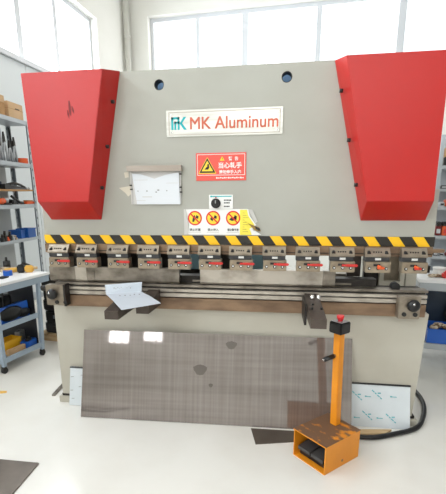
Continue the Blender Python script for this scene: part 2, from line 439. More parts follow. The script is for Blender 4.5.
# dial plate
dx0, dx1, dz0, dz1 = -.108, .043, 1.425, 1.512
mb = MB(); mb.box(dx0, dx1, -.005, 0, dz0, dz1, M['white'], .001); dp = mb.build('dial_plate', PB)
mb = MB(); mb.cyl((-.064, -.005, 1.459), (-.064, -.016, 1.459), .03, M['black'], 24); mb.cyl((-.064, -.016, 1.459), (-.064, -.032, 1.459), .021, M['black'], 20)
mb.box(-.067, -.061, -.034, -.03, 1.459, 1.478, M['greybox']); mb.build('rotary_knob', dp)
mb = MB(); mb.box(-.1, .035, -.006, -.004, 1.499, 1.505, M['teal']); mb.box(-.1, -.09, -.0062, -.004, 1.497, 1.507, M['teal']); mb.build('teal_heading', dp)
mb = MB(); mb.cyl((-.064, -.005, 1.495), (-.064, -.0065, 1.495), .004, M['redprint'], 10); mb.build('red_dot', dp)
mb = MB()
for r_, n_ in ((1.478, 5), (1.462, 4), (1.44, 4)):
    for k in range(n_): mb.box(-.013+k*.0095, -.006+k*.0095, -.006, -.004, r_-.004, r_+.004, M['print'])
mb.build('printed_caption', dp)
# prohibition sticker
tx0, tx1, tz0, tz1 = -.272, .215, 1.262, 1.423
mb = MB(); mb.prism([(tx0, tz0), (.195, tz0), (.168, 1.30), (.19, 1.325), (.15, 1.38), (.14, tz1), (tx0, tz1)], -.0025, 0, M['white']); st = mb.build('prohibition_sticker', PB, label='white sticker with three round prohibition symbols')
mb = MB(); mb.prism([(.088, tz0), (.165, tz0), (.15, 1.30), (.18, 1.325), (.142, 1.38), (.132, tz1-.004), (.088, tz1-.004)], -.0035, -.0015, M['lineyellow']); yl = mb.build('yellow_leaflet', st)
mb = MB()
for k in range(9): mb.box(.106, .142-(k % 3)*.012, -.0045, -.003, tz0+.02+k*.0145, tz0+.022+k*.0145, M['foldbrown'])
mb.build('printed_line', yl)
mb = MB(); mb.prism([(.14, 1.422), (.165, 1.42), (.20, 1.345), (.185, 1.335)], -.006, -.001, M['fold']); mb.prism([(.14, 1.335), (.21, 1.31), (.222, 1.285), (.185, 1.29)], -.012, -.002, M['foldbrown']); mb.prism([(.185, 1.318), (.216, 1.302), (.212, 1.289), (.19, 1.3)], -.016, -.011, M['print']); mb.prism([(.17, 1.285), (.185, 1.29), (.225, 1.263), (.18, 1.262)], -.005, -.001, M['white']); mb.build('torn_corner', st)
mb = MB(); mb.prism([(tx0, tz0), (tx0+.022, tz0), (tx0+.03, 1.33), (tx0+.012, tz1), (tx0, tz1)], -.008, -.0015, M['fold']); mb.build('curled_edge', st)
for i, cx in enumerate((-.2, -.094, .016-.03+.0)):
    cz = 1.367; cx = (-.201, -.083, .045)[i]
    mb = MB(); mb.cyl((cx, -.0025, cz), (cx, -.0036, cz), .046, M['redprint'], 28); mb.cyl((cx, -.003, cz), (cx, -.0044, cz), .037, M['signyellow'], 28)
    mb.prism([(cx-.018, cz-.022), (cx-.006, cz-.024), (cx+.004, cz+.0), (cx+.0, cz+.02), (cx-.012, cz+.012)] if i == 0 else ([(cx-.02, cz-.004), (cx-.004, cz-.02), (cx+.002, cz-.006), (cx-.01, cz+.008)] if i == 1 else [(cx-.026, cz-.008), (cx-.006, cz-.018), (cx+.024, cz-.008), (cx+.018, cz+.006), (cx-.012, cz+.004)]), -.0052, -.003, M['print'])
    mb.prism([(cx+.004, cz+.0), (cx+.022, cz-.004), (cx+.024, cz+.012), (cx+.01, cz+.02)], -.0052, -.003, M['print'])
    d = .026; mb.prism([(cx-d-.003, cz+d-.003), (cx-d+.003, cz+d+.003), (cx+d+.003, cz-d+.003), (cx+d-.003, cz-d-.003)], -.006, -.004, M['redprint'])
    mb.build('prohibition_symbol', st)
    text('caption', ('禁止放置', '禁止伸入', '禁止戴手套')[i], .018, (cx, -.0028, 1.294), M['print'], st, width=.072, bold=.0002)
    mb = MB(); mb.box(cx-.042, cx+.038, -.0034, -.002, 1.276, 1.279, M['fold']); mb.build('fine_print', st)
# document holder
mb = MB()
mb.prism([(-.632, 1.694), (-.277, 1.692), (-.275, 1.658), (-.628, 1.66)], -.035, 0, M['tan']); mb.box(-.612, -.298, -.006, 0, 1.455, 1.664, M['paperfold'])
mb.box(-.616, -.608, -.012, 0, 1.455, 1.66, M['paperfold']); mb.box(-.292, -.286, -.012, 0, 1.46, 1.66, M['paperfold']); 
dh = mb.build('document_holder', PB)
mb = MB()
for (x, z) in ((-.614, 1.575), (-.612, 1.55), (-.286, 1.64), (-.288, 1.56), (-.286, 1.53)): mb.box(x-.006, x+.006, -.022, -.002, z-.004, z+.004, M['dark'])
mb.build('clip', dh)
mb = MB(); mb.prism([(-.66, 1.655), (-.63, 1.658), (-.63, 1.625), (-.655, 1.622)], -.001, 0, M['residue']); mb.build('glue_residue', PB); mb = MB(); mb.prism([(-.70, 1.56), (-.62, 1.572), (-.62, 1.52), (-.64, 1.505), (-.66, 1.53)], -.001, 0, M['residue'])
mb.build('glue_residue', PB)
mb = MB(); mb.prism([(-.602, 1.646), (-.545, 1.642), (-.455, 1.614), (-.38, 1.637), (-.297, 1.65), (-.293, 1.455), (-.578, 1.456)], -.0155, -.0095, M['paper_white'])
mb.prism([(-.54, 1.50), (-.475, 1.5), (-.475, 1.504), (-.54, 1.504)], -.0165, -.014, M['fold'])
pp = mb.build('drawing_sheet'); tag(pp, 'white paper drawing held in the metal holder on the grey press front', 'paper')
MK = []
for (x, z, w) in ((-.512, 1.535, .008), (-.452, 1.528, .01), (-.44, 1.54, .014), (-.38, 1.536, .006), (-.57, 1.535, .005)): MK.append((x, w, z, .007, 'greybox'))
for (x, z, w) in ((-.59, 1.606, .09), (-.38, 1.585, .075), (-.58, 1.478, .06)): MK.append((x, w, z, .002, 'fold'))
for (x, w, z, h, m) in MK: mb = MB(); mb.box(x, x+w, -.017, -.0145, z, z+h, M[m]); mb.build('ink_mark', pp)

# lower edge of the ram and clamps
mb = MB(); mb.box(-1.245, 1.245, -.022, .07, 1.138, 1.197, M['brown']); mb.box(-1.24, 1.24, -.0245, -.018, 1.152, 1.157, M['dark']); mb.box(1.245, 1.315, -.012, .03, 1.163, 1.183, M['brown'])
mb.build('clamp_rail', PB)
def clamp(xc):
    mb = MB()
    mb.prism([(-.022, 1.195), (-.045, 1.195), (-.078, 1.15), (-.078, 1.141), (-.022, 1.141)], -.072, .072, M['clamp'], 'X')
    c = mb.build('tool_clamp', PB); c.location = (xc, 0, 0)
    mb = MB(); mb.box(-.07, .07, -.062, -.01, 1.113, 1.14, M['wedge']); mb.build('wedge_block', c)
    mb = MB(); mb.box(-.066, .078, -.08, -.01, 1.046, 1.112, M['clamp_b'], .003); mb.build('clamp_body', c)
    mb = MB(); mb.box(-.012, .022, -.065, -.06, 1.121, 1.134, M['white']); mb.build('number_tag', c)
    for dx in (-.05, .05):
        mb = MB(); mb.cyl((dx, -.055, 1.169), (dx, -.072, 1.161), .0105, M['black'], 12); mb.build('clamp_bolt', c)
    mb = MB()
    for k in range(4): mb.box(-.026+k*.014, -.019+k*.014, -.0665, -.055, 1.164, 1.174, M['dark'])
    mb.build('stamped_mark', c)
    for dx in (-.045, .005, .052):
        mb = MB(); mb.cyl((dx, -.078, 1.073), (dx, -.084, 1.073), .0095, M['dark'], 12); mb.cyl((dx+.001, -.083, 1.074), (dx+.001, -.086, 1.074), .0055, M['chrome'], 10); mb.build('set_screw', c)  # small chrome disc stands in for the glint on each dark screw
    mb = MB(); mb.box(-.022, .016, -.083, -.078, 1.087, 1.1, M['black']); mb.build('lever_slot', c)
    return c
cen = [-1.128, -.93, -.712, -.504, -.302, -.1, .098, .308, .512, .716, .922, 1.13]
c0 = clamp(cen[0]); clamps = [c0]
for xc in cen[1:]: clamps.append(dup_part(c0, PB, xc-cen[0]))
for i, c in enumerate(clamps):
    mb = MB()
    if i < 10:
        mb.cyl((.0, -.086, 1.09), (.03, -.09, 1.09), .006, M['leverred']); mb.box(.02, .092, -.1, -.086, 1.083, 1.098, M['leverred'], .004)
    else:
        mb.cyl((.0, -.084, 1.09), (.026, -.092, 1.08), .008, M['orange']); mb.box(.0, .04, -.096, -.084, 1.07, 1.084, M['leverred'] if i == 11 else M['orange'], .003)
    mb.build('release_lever', c, label='red lever handle' if i != 10 else 'orange lever handle')
# punches
for a, b, m in ((-1.222, -1.036, 'steel'), (-1.0345, -.952, 'steel_l'), (-.9505, -.896, 'steel'), (-.8945, -.307, 'steel'), (-.166, .613, 'steel_l'), (.6145, .69, 'steel')):
    mb = MB(); mb.prism([(-.040, 1.043), (-.038, .955), (-.03, .942), (-.012, .942), (-.008, 1.0), (-.006, 1.043)], a, b, M[m], 'X')
    mb.build('punch', PB)
mb = MB(); mb.box(-1.2, .95, .03, .11, .93, .985, M['dark']); 
for k in range(9): mb.box(-1.15+k*.23, -1.04+k*.23, .026, .031, .945, .957, M['steel'])
mb.build('die_block', PB)
# bed
mb = MB(); mb.prism([(-1.235, .068), (1.245, .068), (1.275, .775), (-1.238, .775)], 0, .06, M['press_low']); mb.build('lower_beam', PB)
for x0, x1 in ((-1.262, -1.16), (1.19, 1.278)):
    mb = MB(); mb.box(x0, x1, -.012, .16, 0, .05, M['press_low'], .003); mb.box(x0+.02, x1-.015, .002, .14, .05, .068, M['dark']); mb.build('foot_block', PB)
mb = MB(); mb.box(-1.17, 1.235, -.05, 0, .768, .847, M['brown'], .002); mb.build('rail_base', PB)
mb = MB()
mb.box(-1.17, 1.23, -.03, .12, .847, .928, M['dark']); mb.box(-1.18, 1.238, -.052, .03, .922, .9375, M['steel'], .002)
mb.box(-1.18, 1.232, -.062, -.02, .890, .910, M['steel_l'], .002); mb.box(-1.18, 1.232, -.062, -.02, .857, .882, M['steel_l'], .002)
mb.build('slotted_rail', PB)
def endblock(x0, x1, kx, bolts, side):
    zb = .79 if side < 0 else .776; dz = zb-.772
    mb = MB(); mb.box(x0, x1, -.125, -.064, zb, zb+.14, M['clamp'], .004); 
    mb.box(x1 if side > 0 else x1, x1+.012, -.13, -.064, zb-.004, zb+.145, M['dark']) if side < 0 else None
    e = mb.build('rail_end_block', PB)
    mb = MB(); mb.sphere((kx, -.145, .862+dz*.5), .038, M['black'], (1, .7, 1)); mb.sphere((kx-.006, -.17, .876+dz*.5), .008, M['chrome']); mb.build('lock_knob', e)
    for bx in bolts:
        mb = MB(); mb.cyl((bx, -.124, .803+dz*.6), (bx, -.133, .803+dz*.6), .013, M['black'], 12); mb.build('block_bolt', e)
endblock(-1.215, -1.085, -1.16, (-1.138, -1.077), -1)
endblock(1.055, 1.178, 1.132, (1.088, 1.151), 1)
mb = MB(); mb.cyl((-1.2, -.09, .905), (-1.26, -.09, .9), .02, M['dark'], 12); mb.build('rail_stub', PB)
mb = MB(); mb.cyl((1.055, -.03, .951), (1.055, .02, .951), .026, M['black'], 20); mb.build('stop_knob', PB)
# front support arms
def arm(xc, y1, w, drop, nm='support_arm'):
    mb = MB()
    mb.hexa([(xc-w/2, y1, .83-drop), (xc+w/2, y1, .83-drop), (xc+w/2, y1, .88-drop), (xc-w/2, y1, .88-drop),
             (xc-w/2, -.064, .8), (xc+w/2, -.064, .8), (xc+w/2, -.064, .905), (xc-w/2, -.064, .905)], M['arm'])
    a = mb.build(nm, PB)
    return a
ar = arm(.545, -.55, .082, 0)
mb = MB(); mb.box(.49, .503, -.32, -.1, .775, .9, M['dark']); mb.build('side_plate', ar)
mb = MB()
for dx in (-.015, .022): mb.cyl((.555+dx, -.19, .885), (.555+dx, -.19, .925), .012, M['chrome'], 12)
mb.build('clamp_screw', ar, label='chrome screws')
mb = MB()
for (dx, y) in ((-.01, -.3), (-.02, -.38), (.03, -.38)): mb.cyl((.545+dx, y, .885), (.545+dx, y, .901-.00), .007, M['black'], 10)
mb.build('bolt_hole', ar)
arm(-.619, -.459, .084, .02); arm(-.472, -.335, .078, .016)
# machine inside, seen through the gap
mb = MB(); mb.box(-1.2, .35, .42, .5, .80, .955, M['dark']); mb.box(-1.22, -.42, .13, .16, .99, 1.134, M['dark']); mb.box(-.06, .06, .13, .16, .99, 1.134, M['dark']); mb.box(.5, .56, .2, .24, .99, 1.134, M['dark']); mb.box(.80, .885, .2, .24, .97, 1.134, M['arm']); mb.box(-1.0, .9, .5, .56, .9, .93, M['steel']); mb.build('gauge_and_gap_fill', PB)  # gauge beam and rail, plus added dark plates that darken the clamp gaps
for x0, x1 in ((-.33, -.19), (.14, .27)):
    mb = MB(); mb.box(x0, x1, .44, .495, .956, 1.15, M['lightblue']); mb.build('gauge_panel', PB)
mb = MB(); mb.box(.95, 1.05, .40, .44, .82, 1.13, M['dark']); mb.build('dark_block', PB)  # plain dark block left of the rear frame opening
mb = MB()
mb.box(1.055, 1.085, .38, .44, .82, 1.12, M['press_low']); mb.box(1.195, 1.225, .38, .44, .82, 1.12, M['press_low']); mb.box(1.085, 1.195, .38, .44, .82, .905, M['press_low'])
mb.box(1.085, 1.195, .42, .43, .905, 1.12, M['residue2']); mb.box(1.24, 1.31, .40, .46, .3, 1.14, M['press_low']); mb.build('rear_frame', PB)

# loose paper on the support arms
mb = MB(); T = .0015
def quad(P, m):
    n = (Vector(P[1])-Vector(P[0])).cross(Vector(P[3])-Vector(P[0])).normalized()*T
    mb.hexa([tuple(p) for p in P]+[tuple(Vector(p)+n) for p in P], m)
A0, A1 = (-.785, -.135, .944), (-.532, -.135, .969)
B0, B1 = (-.765, -.175, .892), (-.532, -.15, .908)
C0, C1 = (-.545, -.485, .878), (-.353, -.335, .884)
quad([A0, A1, B1, B0], M['paper'])
mid0 = tuple((Vector(B0)+Vector(C0))/2+Vector((0, 0, .004))); mid1 = tuple((Vector(B1)+Vector(C1))/2+Vector((0, 0, .004)))
quad([B0, B1, mid1, mid0], M['paper']); quad([mid0, mid1, C1, C0], M['paper'])
pp = mb.build('paper_sheet'); tag(pp, 'creased white paper sheet lying on the left support arms', 'paper')
mb = MB()
for k in range(10):
    f = .25+.05*k; a = Vector(A0).lerp(Vector(A1), f); b = Vector(B0).lerp(Vector(B1), f); p = a.lerp(b, .42+.1*(k % 2))
    mb.box(p.x-.003, p.x+.003, p.y-.004, p.y+.001, p.z-.004, p.z+.003, M['greybox'])
for k in range(5):
    p = Vector(B0).lerp(Vector(B1), .3+.13*k).lerp(Vector(C0).lerp(Vector(C1), .3+.13*k), .22+.02*(k % 3)); mb.box(p.x-.003, p.x+.004, p.y-.002, p.y+.003, p.z, p.z+.006, M['greybox'])
mb.build('pencil_marks', pp)

# ------------------------------------------------------------------ leaning sheets
def leaning(name, b0, b1, t0, t1, th, m):
    """corner points of the front face: bottom left/right, top left/right"""
    b0, b1, t0, t1 = map(Vector, (b0, b1, t0, t1)); n = (b1-b0).cross(t0-b0).normalized()
    if n.y > 0: n = -n
    mb = MB(); mb.hexa([b0, b1, t1, t0]+[p-n*th for p in (b0, b1, t1, t0)], m)
    return mb, n
mb, n = leaning('sheet', (-1.004, -.2, .002), (.838, -.145, .002), (-.992, -.062, .603), (.826, -.0077, .597), .004, M['sheet'])
sh = mb.build('steel_sheet'); tag(sh, 'big bare grey steel sheet leaning against the front of the press', 'metal sheet')
mb = MB()
def on_sheet(x, z): 
    t = z/.596; fx = (x+1.0)/1.83
    return Vector((x, (-.2+.055*fx)*(1-t)+(-.062+.054*fx)*t, z))
def smudge(x, z, w, h):
    mb = MB()
    P = [on_sheet(x+w*math.cos(a)*(1+.2*math.sin(3*a)), z+h*math.sin(a))+Vector((0, -.0035, .0)) for a in [2*PI*k/12 for k in range(12)]]
    Q = [p+Vector((0, .003, 0)) for p in P]
    A = [mb.bm.verts.new(p) for p in P]; B = [mb.bm.verts.new(p) for p in Q]
    mb.bm.faces.new(A); mb.bm.faces.new(B[::-1])
    for i in range(12): mb.bm.faces.new((A[i], B[i], B[(i+1) % 12], A[(i+1) % 12]))
    mb._fin(A+B, M['smudge']); mb.build('oil_smudge', sh)
for a in ((.042, .53, .036, .026), (-.165, .36, .045, .035), (-.09, .26, .014, .012)): smudge(*a)
mb, n = leaning('film', (-1.166, -.05, .003), (1.222, -.062, .003), (-1.15, -.012, .293), (1.212, -.012, .281), .004, M['film'])
fs = mb.build('aluminium_sheet'); tag(fs, 'pale film-covered aluminium sheet standing behind the bare grey sheet', 'metal sheet')
mb = MB(); mb.box(-1.152, 1.214, -.016, -.004, .285, .2925, M['film_l']); mb.build('dark_top_edge', fs)
mb = MB()
def on_film(x, z): return Vector((x, -.0632+.05*z/.287, z))
def dash(x, z, L, w, ang, m):
    c, s = math.cos(ang), math.sin(ang)
    P = [on_film(x+a*c-b*s, z+a*s+b*c) for a, b in ((-L/2, -w/2), (L/2, -w/2), (L/2, w/2), (-L/2, w/2))]
    mb.hexa([tuple(p+Vector((0, -.001, 0))) for p in P]+[tuple(p+Vector((0, .002, 0))) for p in P], m)
for (x, z) in ((.885, .20), (1.01, .215), (.955, .072), (1.105, .062)):
    mb = MB()
    for k in range(4): dash(x-.028+k*.017, z+.028-k*.015, .02-(k % 2)*.008, .006, -.75, M['film_teal'])
    dash(x+.01, z+.016, .02, .006, .1, M['film_teal']); mb.build('film_print', fs, label='teal printed mark on the protective film')
for (x, z) in ((.95, .205), (1.11, .212), (.885, .06), (1.03, .065)):
    mb = MB(); dash(x, z, .04, .003, -.02, M['film_teal']); dash(x-.014, z+.001, .01, .007, 0, M['film_teal']); mb.build('film_print', fs, label='teal printed dash on the protective film')
for (x, z) in ((-1.135, .22), (-1.14, .12), (-1.13, .06), (-1.06, .235), (-1.075, .15)): mb = MB(); dash(x, z, .02, .003, .1, M['greybox']); mb.build('film_print', fs)

# wood strip, bar, plates on the floor, cable
mb = MB(); mb.prism([(.87, -.178), (1.05, -.142), (1.10, -.092), (.87, -.12)], .0, .014, M['wood'], 'Z'); tag(mb.build('wooden_strip'), 'pale wooden strip on the floor below the aluminium sheet', 'wood')
mb = MB(); mb.box(-.014, .014, -.11, .11, 0, .012, M['steel'], R=Matrix.Translation((-1.368, .18, 0)) @ Matrix.Rotation(math.radians(5), 4, 'Z')); tag(mb.build('steel_bar'), 'short thin steel bar on the floor left of the press', 'metal bar')
mb = MB(); mb.prism([(-1.01, -.727), (-1.0, -1.4), (-2.0, -1.4), (-2.0, -.725)], 0, .008, M['sheet2'], 'Z'); tag(mb.build('floor_plate'), 'brown grey steel plate flat on the floor, lower left corner of the photo', 'metal sheet')
mb = MB(); mb.prism([(.188, -.186), (.227, -.362), (.548, -.284), (.525, -.178)], 0, .004, M['sheet2'], 'Z'); tag(mb.build('steel_offcut'), 'dark steel offcut flat on the floor between leaning sheet and orange pedal box', 'metal sheet')
mb = MB(); mb.prism([(-1.80, .05), (-1.757, .07), (-1.775, .10), (-1.83, .09)], 0, .002, M['ydrill'], 'Z'); tag(mb.build('tape_scrap'), 'small yellow scrap on the white floor by the left bench', 'scrap')
cab = [(1.33, .9), (1.38, .7), (1.42, .56), (1.432, .45), (1.43, .36), (1.415, .26), (1.38, .155), (1.34, .065), (1.302, -.012), (1.252, -.068), (1.19, -.108), (1.12, -.14), (1.05, -.175), (.99, -.2), (.94, -.212), (.885, -.214), (.82, -.209), (.76, -.2)]
def smooth(P, it=2):
    for _ in range(it):
        Q = [P[0]]
        for a, b in zip(P, P[1:]): Q += [tuple(.75*x+.25*y for x, y in zip(a, b)), tuple(.25*x+.75*y for x, y in zip(a, b))]
        P = Q+[P[-1]]
    return P
mb = MB(); mb.tube([(x, y, .0165) for x, y in smooth(cab)], .0155, M['rubber'])
tag(mb.build('power_cable'), 'thick black cable curving on the floor at the right foot of the press', 'cable')

# ------------------------------------------------------------------ pedal stand
ax = math.atan2(-.598+.437, .614-.458)
FP = thing('foot_pedal_stand', 'orange foot pedal box with upright post and red emergency button', 'foot pedal', (.615, -.603, 0), math.radians(-46.8))
W_, D_, Hh, t = .236, .298, .172, .006    # local: x from -W_ to 0 along the open front, y into depth
mb = MB(); 
mb.box(-W_, -W_+t, 0, D_, 0, Hh, M['pedy']); mb.box(-t, 0, 0, D_, 0, Hh, M['pedy']); mb.box(-W_+t, -t, 0, D_, 0, t, M['pedy']); mb.box(-W_+t, -t, D_-t, D_, t, Hh, M['pedy'])
bx = mb.build('pedal_box', FP)
mb = MB(); mb.box(-W_-.002, .002, -.004, D_+.002, Hh, Hh+.005, M['pedtop'], .001); mb.build('box_lid', bx, label='worn brown and orange top plate')
mb = MB(); mb.box(-W_-.002, .002, -.005, -.0035, Hh-.003, Hh+.003, M['pedy']); mb.build('front_rim', bx)
mb = MB(); mb.cyl((.0, D_*.5, .035), (.0015, D_*.5, .035), .008, M['brown'], 14); mb.build('box_bolt', bx)
mb = MB(); mb.box(-W_+.018, -.018, .035, .22, t, t+.03, M['black'], .004); pb = mb.build('pedal_base', FP)
for x0, x1 in ((-W_+.026, -.122), (-.112, -.026)):
    mb = MB(); mb.hexa([(x0, .012, .05), (x1, .012, .05), (x1, .17, .075), (x0, .17, .075), (x0, .012, .07), (x1, .012, .07), (x1, .17, .095), (x0, .17, .095)], M['pedal'])
    mb.box(x0+.02, x1-.02, .08, .14, t+.028, .07, M['black']); mb.build('pedal', FP)
PXW, PYW = .6965, -.352
R_ = Matrix.Rotation(math.radians(-46.8), 4, 'Z')
loc = R_.inverted() @ (Vector((PXW, PYW, 0))-Vector((.615, -.603, 0))); px, py = loc.x, loc.y
ln_ = R_.inverted() @ Vector((-.012, 0, 0)); qx, qy = px+ln_.x, py+ln_.y
mb = MB(); mb.hexa([(px-.022, py-.022, Hh+.005), (px+.022, py-.022, Hh+.005), (px+.022, py+.022, Hh+.005), (px-.022, py+.022, Hh+.005), (qx-.022, qy-.022, .75), (qx+.022, qy-.022, .75), (qx+.022, qy+.022, .75), (qx-.022, qy+.022, .75)], M['pedy']); bmesh.ops.bevel(mb.bm, geom=mb.bm.edges[:], offset=.003, segments=2, affect='EDGES'); po = mb.build('post', FP)
mb = MB(); px, py = qx, qy; mb.box(px-.042, px+.042, py-.042, py+.042, .7505, .816, M['black'], .005); cb = mb.build('control_box', FP)
mb = MB(); mb.box(px-.034, px+.034, py-.034, py+.034, .816, .8185, M['silver']); mb.build('control_plate', cb)
mb = MB(); mb.cyl((px, py, .818), (px, py, .83), .014, M['btnred'], 16); mb.cyl((px, py, .83), (px, py, .85), .0185, M['btnred'], 20, .021); mb.build('emergency_button', cb, label='red mushroom button')
hd = R_.inverted() @ Vector((-.075, -.03, -.022))
hb = Vector((px, py, .617))+hd.normalized()*.006
mb = MB(); mb.cyl(hb, hb+hd.normalized()*.028, .011, M['brown'], 12); mb.cyl(hb+hd.normalized()*.02, hb+hd.normalized()*.085, .0135, M['black'], 14); mb.cyl(hb+hd.normalized()*.083, hb+hd.normalized()*.089, .007, M['chrome'], 10); mb.build('side_grip', FP, label='black grip rod')

# ------------------------------------------------------------------ left rack with its contents
RK = thing('storage_rack', 'light grey steel shelving rack along the left wall', 'rack', (-2.6, 2.2, 0))
RX, RY = -.28, -.9          # depth toward the wall, length toward the viewer (local)
for x in (0, RX):
    for y in (0, RY):
        mb = MB(); s = 1 if x == 0 else -1; q = 1 if y == 0 else -1
        mb.box(x-(.04 if s > 0 else 0), x+(0 if s > 0 else .04), y-.004 if q > 0 else y, y if q > 0 else y+.004, 0, 2.36, M['rackpost'])
        mb.box(x-.004 if s > 0 else x, x if s > 0 else x+.004, y-.04 if q > 0 else y, y-.004 if q > 0 else y+.04, 0, 2.36, M['rack'])
        for k in range(24): mb.box(x-.0055 if s > 0 else x-.0015, x+.0015 if s > 0 else x+.0055, (y-.027) if q > 0 else y+.017, (y-.017) if q > 0 else y+.027, .1+k*.095, .13+k*.095, M['dark'])
        mb.build('post', RK)
for z, th, m in ((2.37, .045, 'rack'), (1.893, .045, 'rack'), (1.425, .045, 'rack'), (1.03, .035, 'rack'), (.3, .04, 'rack')):
    mb = MB(); mb.box(RX+.006, -.006, RY+.006, -.006, z-th, z, M[m], .003); mb.build('shelf', RK)
mb = MB(); mb.box(RX+.02, -.012, RY+.02, -.012, 1.575, 1.593, M['card_d']); mb.build('wooden_board', RK, label='thin brown board as an extra shelf')
mb = MB(); mb.box(RX-.012, RX-.004, RY, -.13, .3, 2.3, M['greyback']); mb.build('back_panel', RK)
def lbl(o, l, c, g=None): return tag(o, l, c, g)
def box_thing(name, label, cat, x0, x1, y0, y1, z0, z1, m, bev=.004, group=None, lid=None, R=None):
    t = thing(name, label, cat, ((x0+x1)/2, (y0+y1)/2, z0), 0 if R is None else R, group)
    a, b, h = (x1-x0)/2, (y1-y0)/2, z1-z0
    mb = MB(); mb.box(-a, a, -b, b, 0, h, M[m], bev); mb.build('body', t)
    return t
# cartons on top
t = thing('cardboard_carton', 'closed cardboard carton on top of the left rack, nearer the red cover', 'carton', (-2.74, 1.99, 2.371))
mb = MB(); mb.box(-.12, .12, -.13, .15, 0, .165, M['card'], .003); b_ = mb.build('body', t)
mb = MB(); mb.box(-.121, .1215, -.131, .1515, .092, .096, M['card_d']); mb.box(.12, .1225, -.0, .08, .098, .108, M['print']); mb.build('carton_seam', t)
t = thing('cardboard_carton', 'open-sided cardboard carton on the left rack at the left edge of the photo', 'carton', (-2.74, 1.66, 2.371))
mb = MB(); mb.box(-.12, .12, -.18, .14, 0, .13, M['card_d'], .003); mb.build('body', t)
mb = MB(); mb.box(-.123, .123, -.183, .143, .13, .2, M['card'], .003); mb.build('lid', t)
# second shelf: standing tools
def plier(rootname):
    t = thing(rootname, 'tool standing upright in the row on the second rack shelf', 'hand tool', (0, 0, 0), 0, 'hand tools standing on the second rack shelf')
    for s in (-1, 1):
        mb = MB(); mb.tube([(0, s*.024, .001), (0, s*.03, .08), (0, s*.012, .17), (0, s*.006, .2)], .012, M['silver'], 8); mb.build('handle', t)
    mb = MB(); mb.prism([(-.02, .19), (.02, .19), (.016, .24), (.004, .3), (-.004, .3), (-.016, .24)], -.008, .008, M['dark'], 'X'); mb.sphere((0, 0, .205), .017, M['dark'], (.7, 1, 1)); mb.build('jaw', t)
    return t
p0 = plier('hand_tool')
tools = [(1.64, 'pliers with dark jaws, first of the standing row on the second rack shelf'), (1.73, 'pliers with silver handles, second of the standing row'), (1.82, 'pliers between the second and fourth of the standing row'), (1.91, 'pliers of the standing row, fourth from the left'), (2.0, 'pliers of the standing row, next to the rack post')]
for i, (y, l) in enumerate(tools):
    o = p0 if i == 0 else dup(p0, (0, 0, 0)); o.location = (-2.69, y, 1.8935); o['label'] = l; o.scale = (1, 1, (1, .82, 1.06, .8, .95)[i])
def tape(name, label, x, y, z, r, h, m, group=None):
    t = thing(name, label, 'tape', (x, y, z), 0, group)
    mb = MB(); mb.ring((0, 0, 0), 'Z', r, r*.62, h, M[m]); mb.build('tape_band', t)
    mb = MB(); mb.ring((0, 0, .001), 'Z', r*.62, r*.54, h-.002, M['card']); mb.build('core', t)
    return t
tape('tape_roll', 'lower orange tape roll on the second rack shelf', -2.68, 2.12, 1.8935, .062, .03, 'orange', 'orange tape rolls on the rack')
tape('tape_roll', 'upper orange tape roll of the pair on the second rack shelf', -2.68, 2.12, 1.924, .06, .03, 'orange', 'orange tape rolls on the rack')
mb = MB(); mb.cyl((-2.76, 2.105, 1.894), (-2.82, 2.13, 2.3), .011, M['dark'], 10); tag(mb.build('metal_rod'), 'thin dark rod leaning upright behind the orange tape rolls', 'rod')
# board level: navy box, black tool case, small metal bits
box_thing('tool_box', 'small navy box on the brown rack board', 'box', -2.86, -2.73, 1.5, 1.75, 1.5935, 1.68, 'navy')
t = thing('power_tool', 'long black power tool lying along the brown rack board', 'power tool', (-2.665, 1.9, 1.5935))
mb = MB(); mb.hexa([(-.05, -.24, 0), (.03, -.24, 0), (.03, .18, 0), (-.05, .18, 0), (-.05, -.24, .05), (.03, -.24, .06), (.02, .18, .02), (-.04, .18, .02)], M['black']); mb.build('body', t)
mb = MB(); mb.tube([(-.01, -.15, .05), (-.01, 0, .075), (-.01, .12, .05), (-.01, .2, .025)], .014, M['dark']); mb.build('grip', t)
for i, (y, l) in enumerate(((2.1, 'small metal fitting at the right end of the brown rack board, nearer the tool'), (2.15, 'small metal fitting at the far right end of the brown rack board'))):
    t = thing('metal_fitting', l, 'fitting', (-2.66, y, 1.5935)); mb = MB(); mb.cyl((0, 0, 0), (0, 0, .022), .016, M['silver'], 10); mb.build('body', t)
    mb = MB(); mb.cyl((0, 0, .022), (0, 0, .03), .008, M['silver'], 8); mb.build('tip', t)
# third shelf
t = thing('angle_grinder', 'orange and black angle grinder on the third rack shelf', 'power tool', (-2.66, 1.62, 1.4255))
mb = MB(); mb.cyl((0, -.1, .035), (0, .02, .04), .033, M['orange'], 14); mb.build('body', t)
mb = MB(); mb.sphere((0, .05, .045), .04, M['silver'], (1, 1, 1.0)); mb.cyl((0.01, .05, .0), (.01, .05, .018), .055, M['dark'], 18); mb.build('gear_head', t)
t = thing('hand_grip_tool', 'black pincers lying on the third rack shelf beside the grinder', 'hand tool', (-2.66, 1.86, 1.4285))
mb = MB(); mb.tube([(0, -.07, .09), (0, -.02, .06), (.01, .07, .02), (.02, .12, .012)], .014, M['black']); mb.build('handle', t)
mb = MB(); mb.tube([(-.03, -.09, .05), (-.03, 0, .035), (-.02, .1, .015)], .014, M['silver']); mb.build('jaw', t)
mb = MB(); mb.box(-.05, .04, -.11, -.04, 0, .05, M['black'], .008); mb.build('pivot', t)
t = thing('screw_tray', 'orange tray of small parts at the right end of the third rack shelf', 'tray', (-2.665, 2.1, 1.4255))
mb = MB(); mb.box(-.05, .05, -.085, .085, 0, .03, M['orange'], .005); mb.build('tray_body', t)
mb = MB(); mb.box(-.04, .04, -.03, .07, .03, .045, M['card_d'], .006); mb.build('tray_content', t)
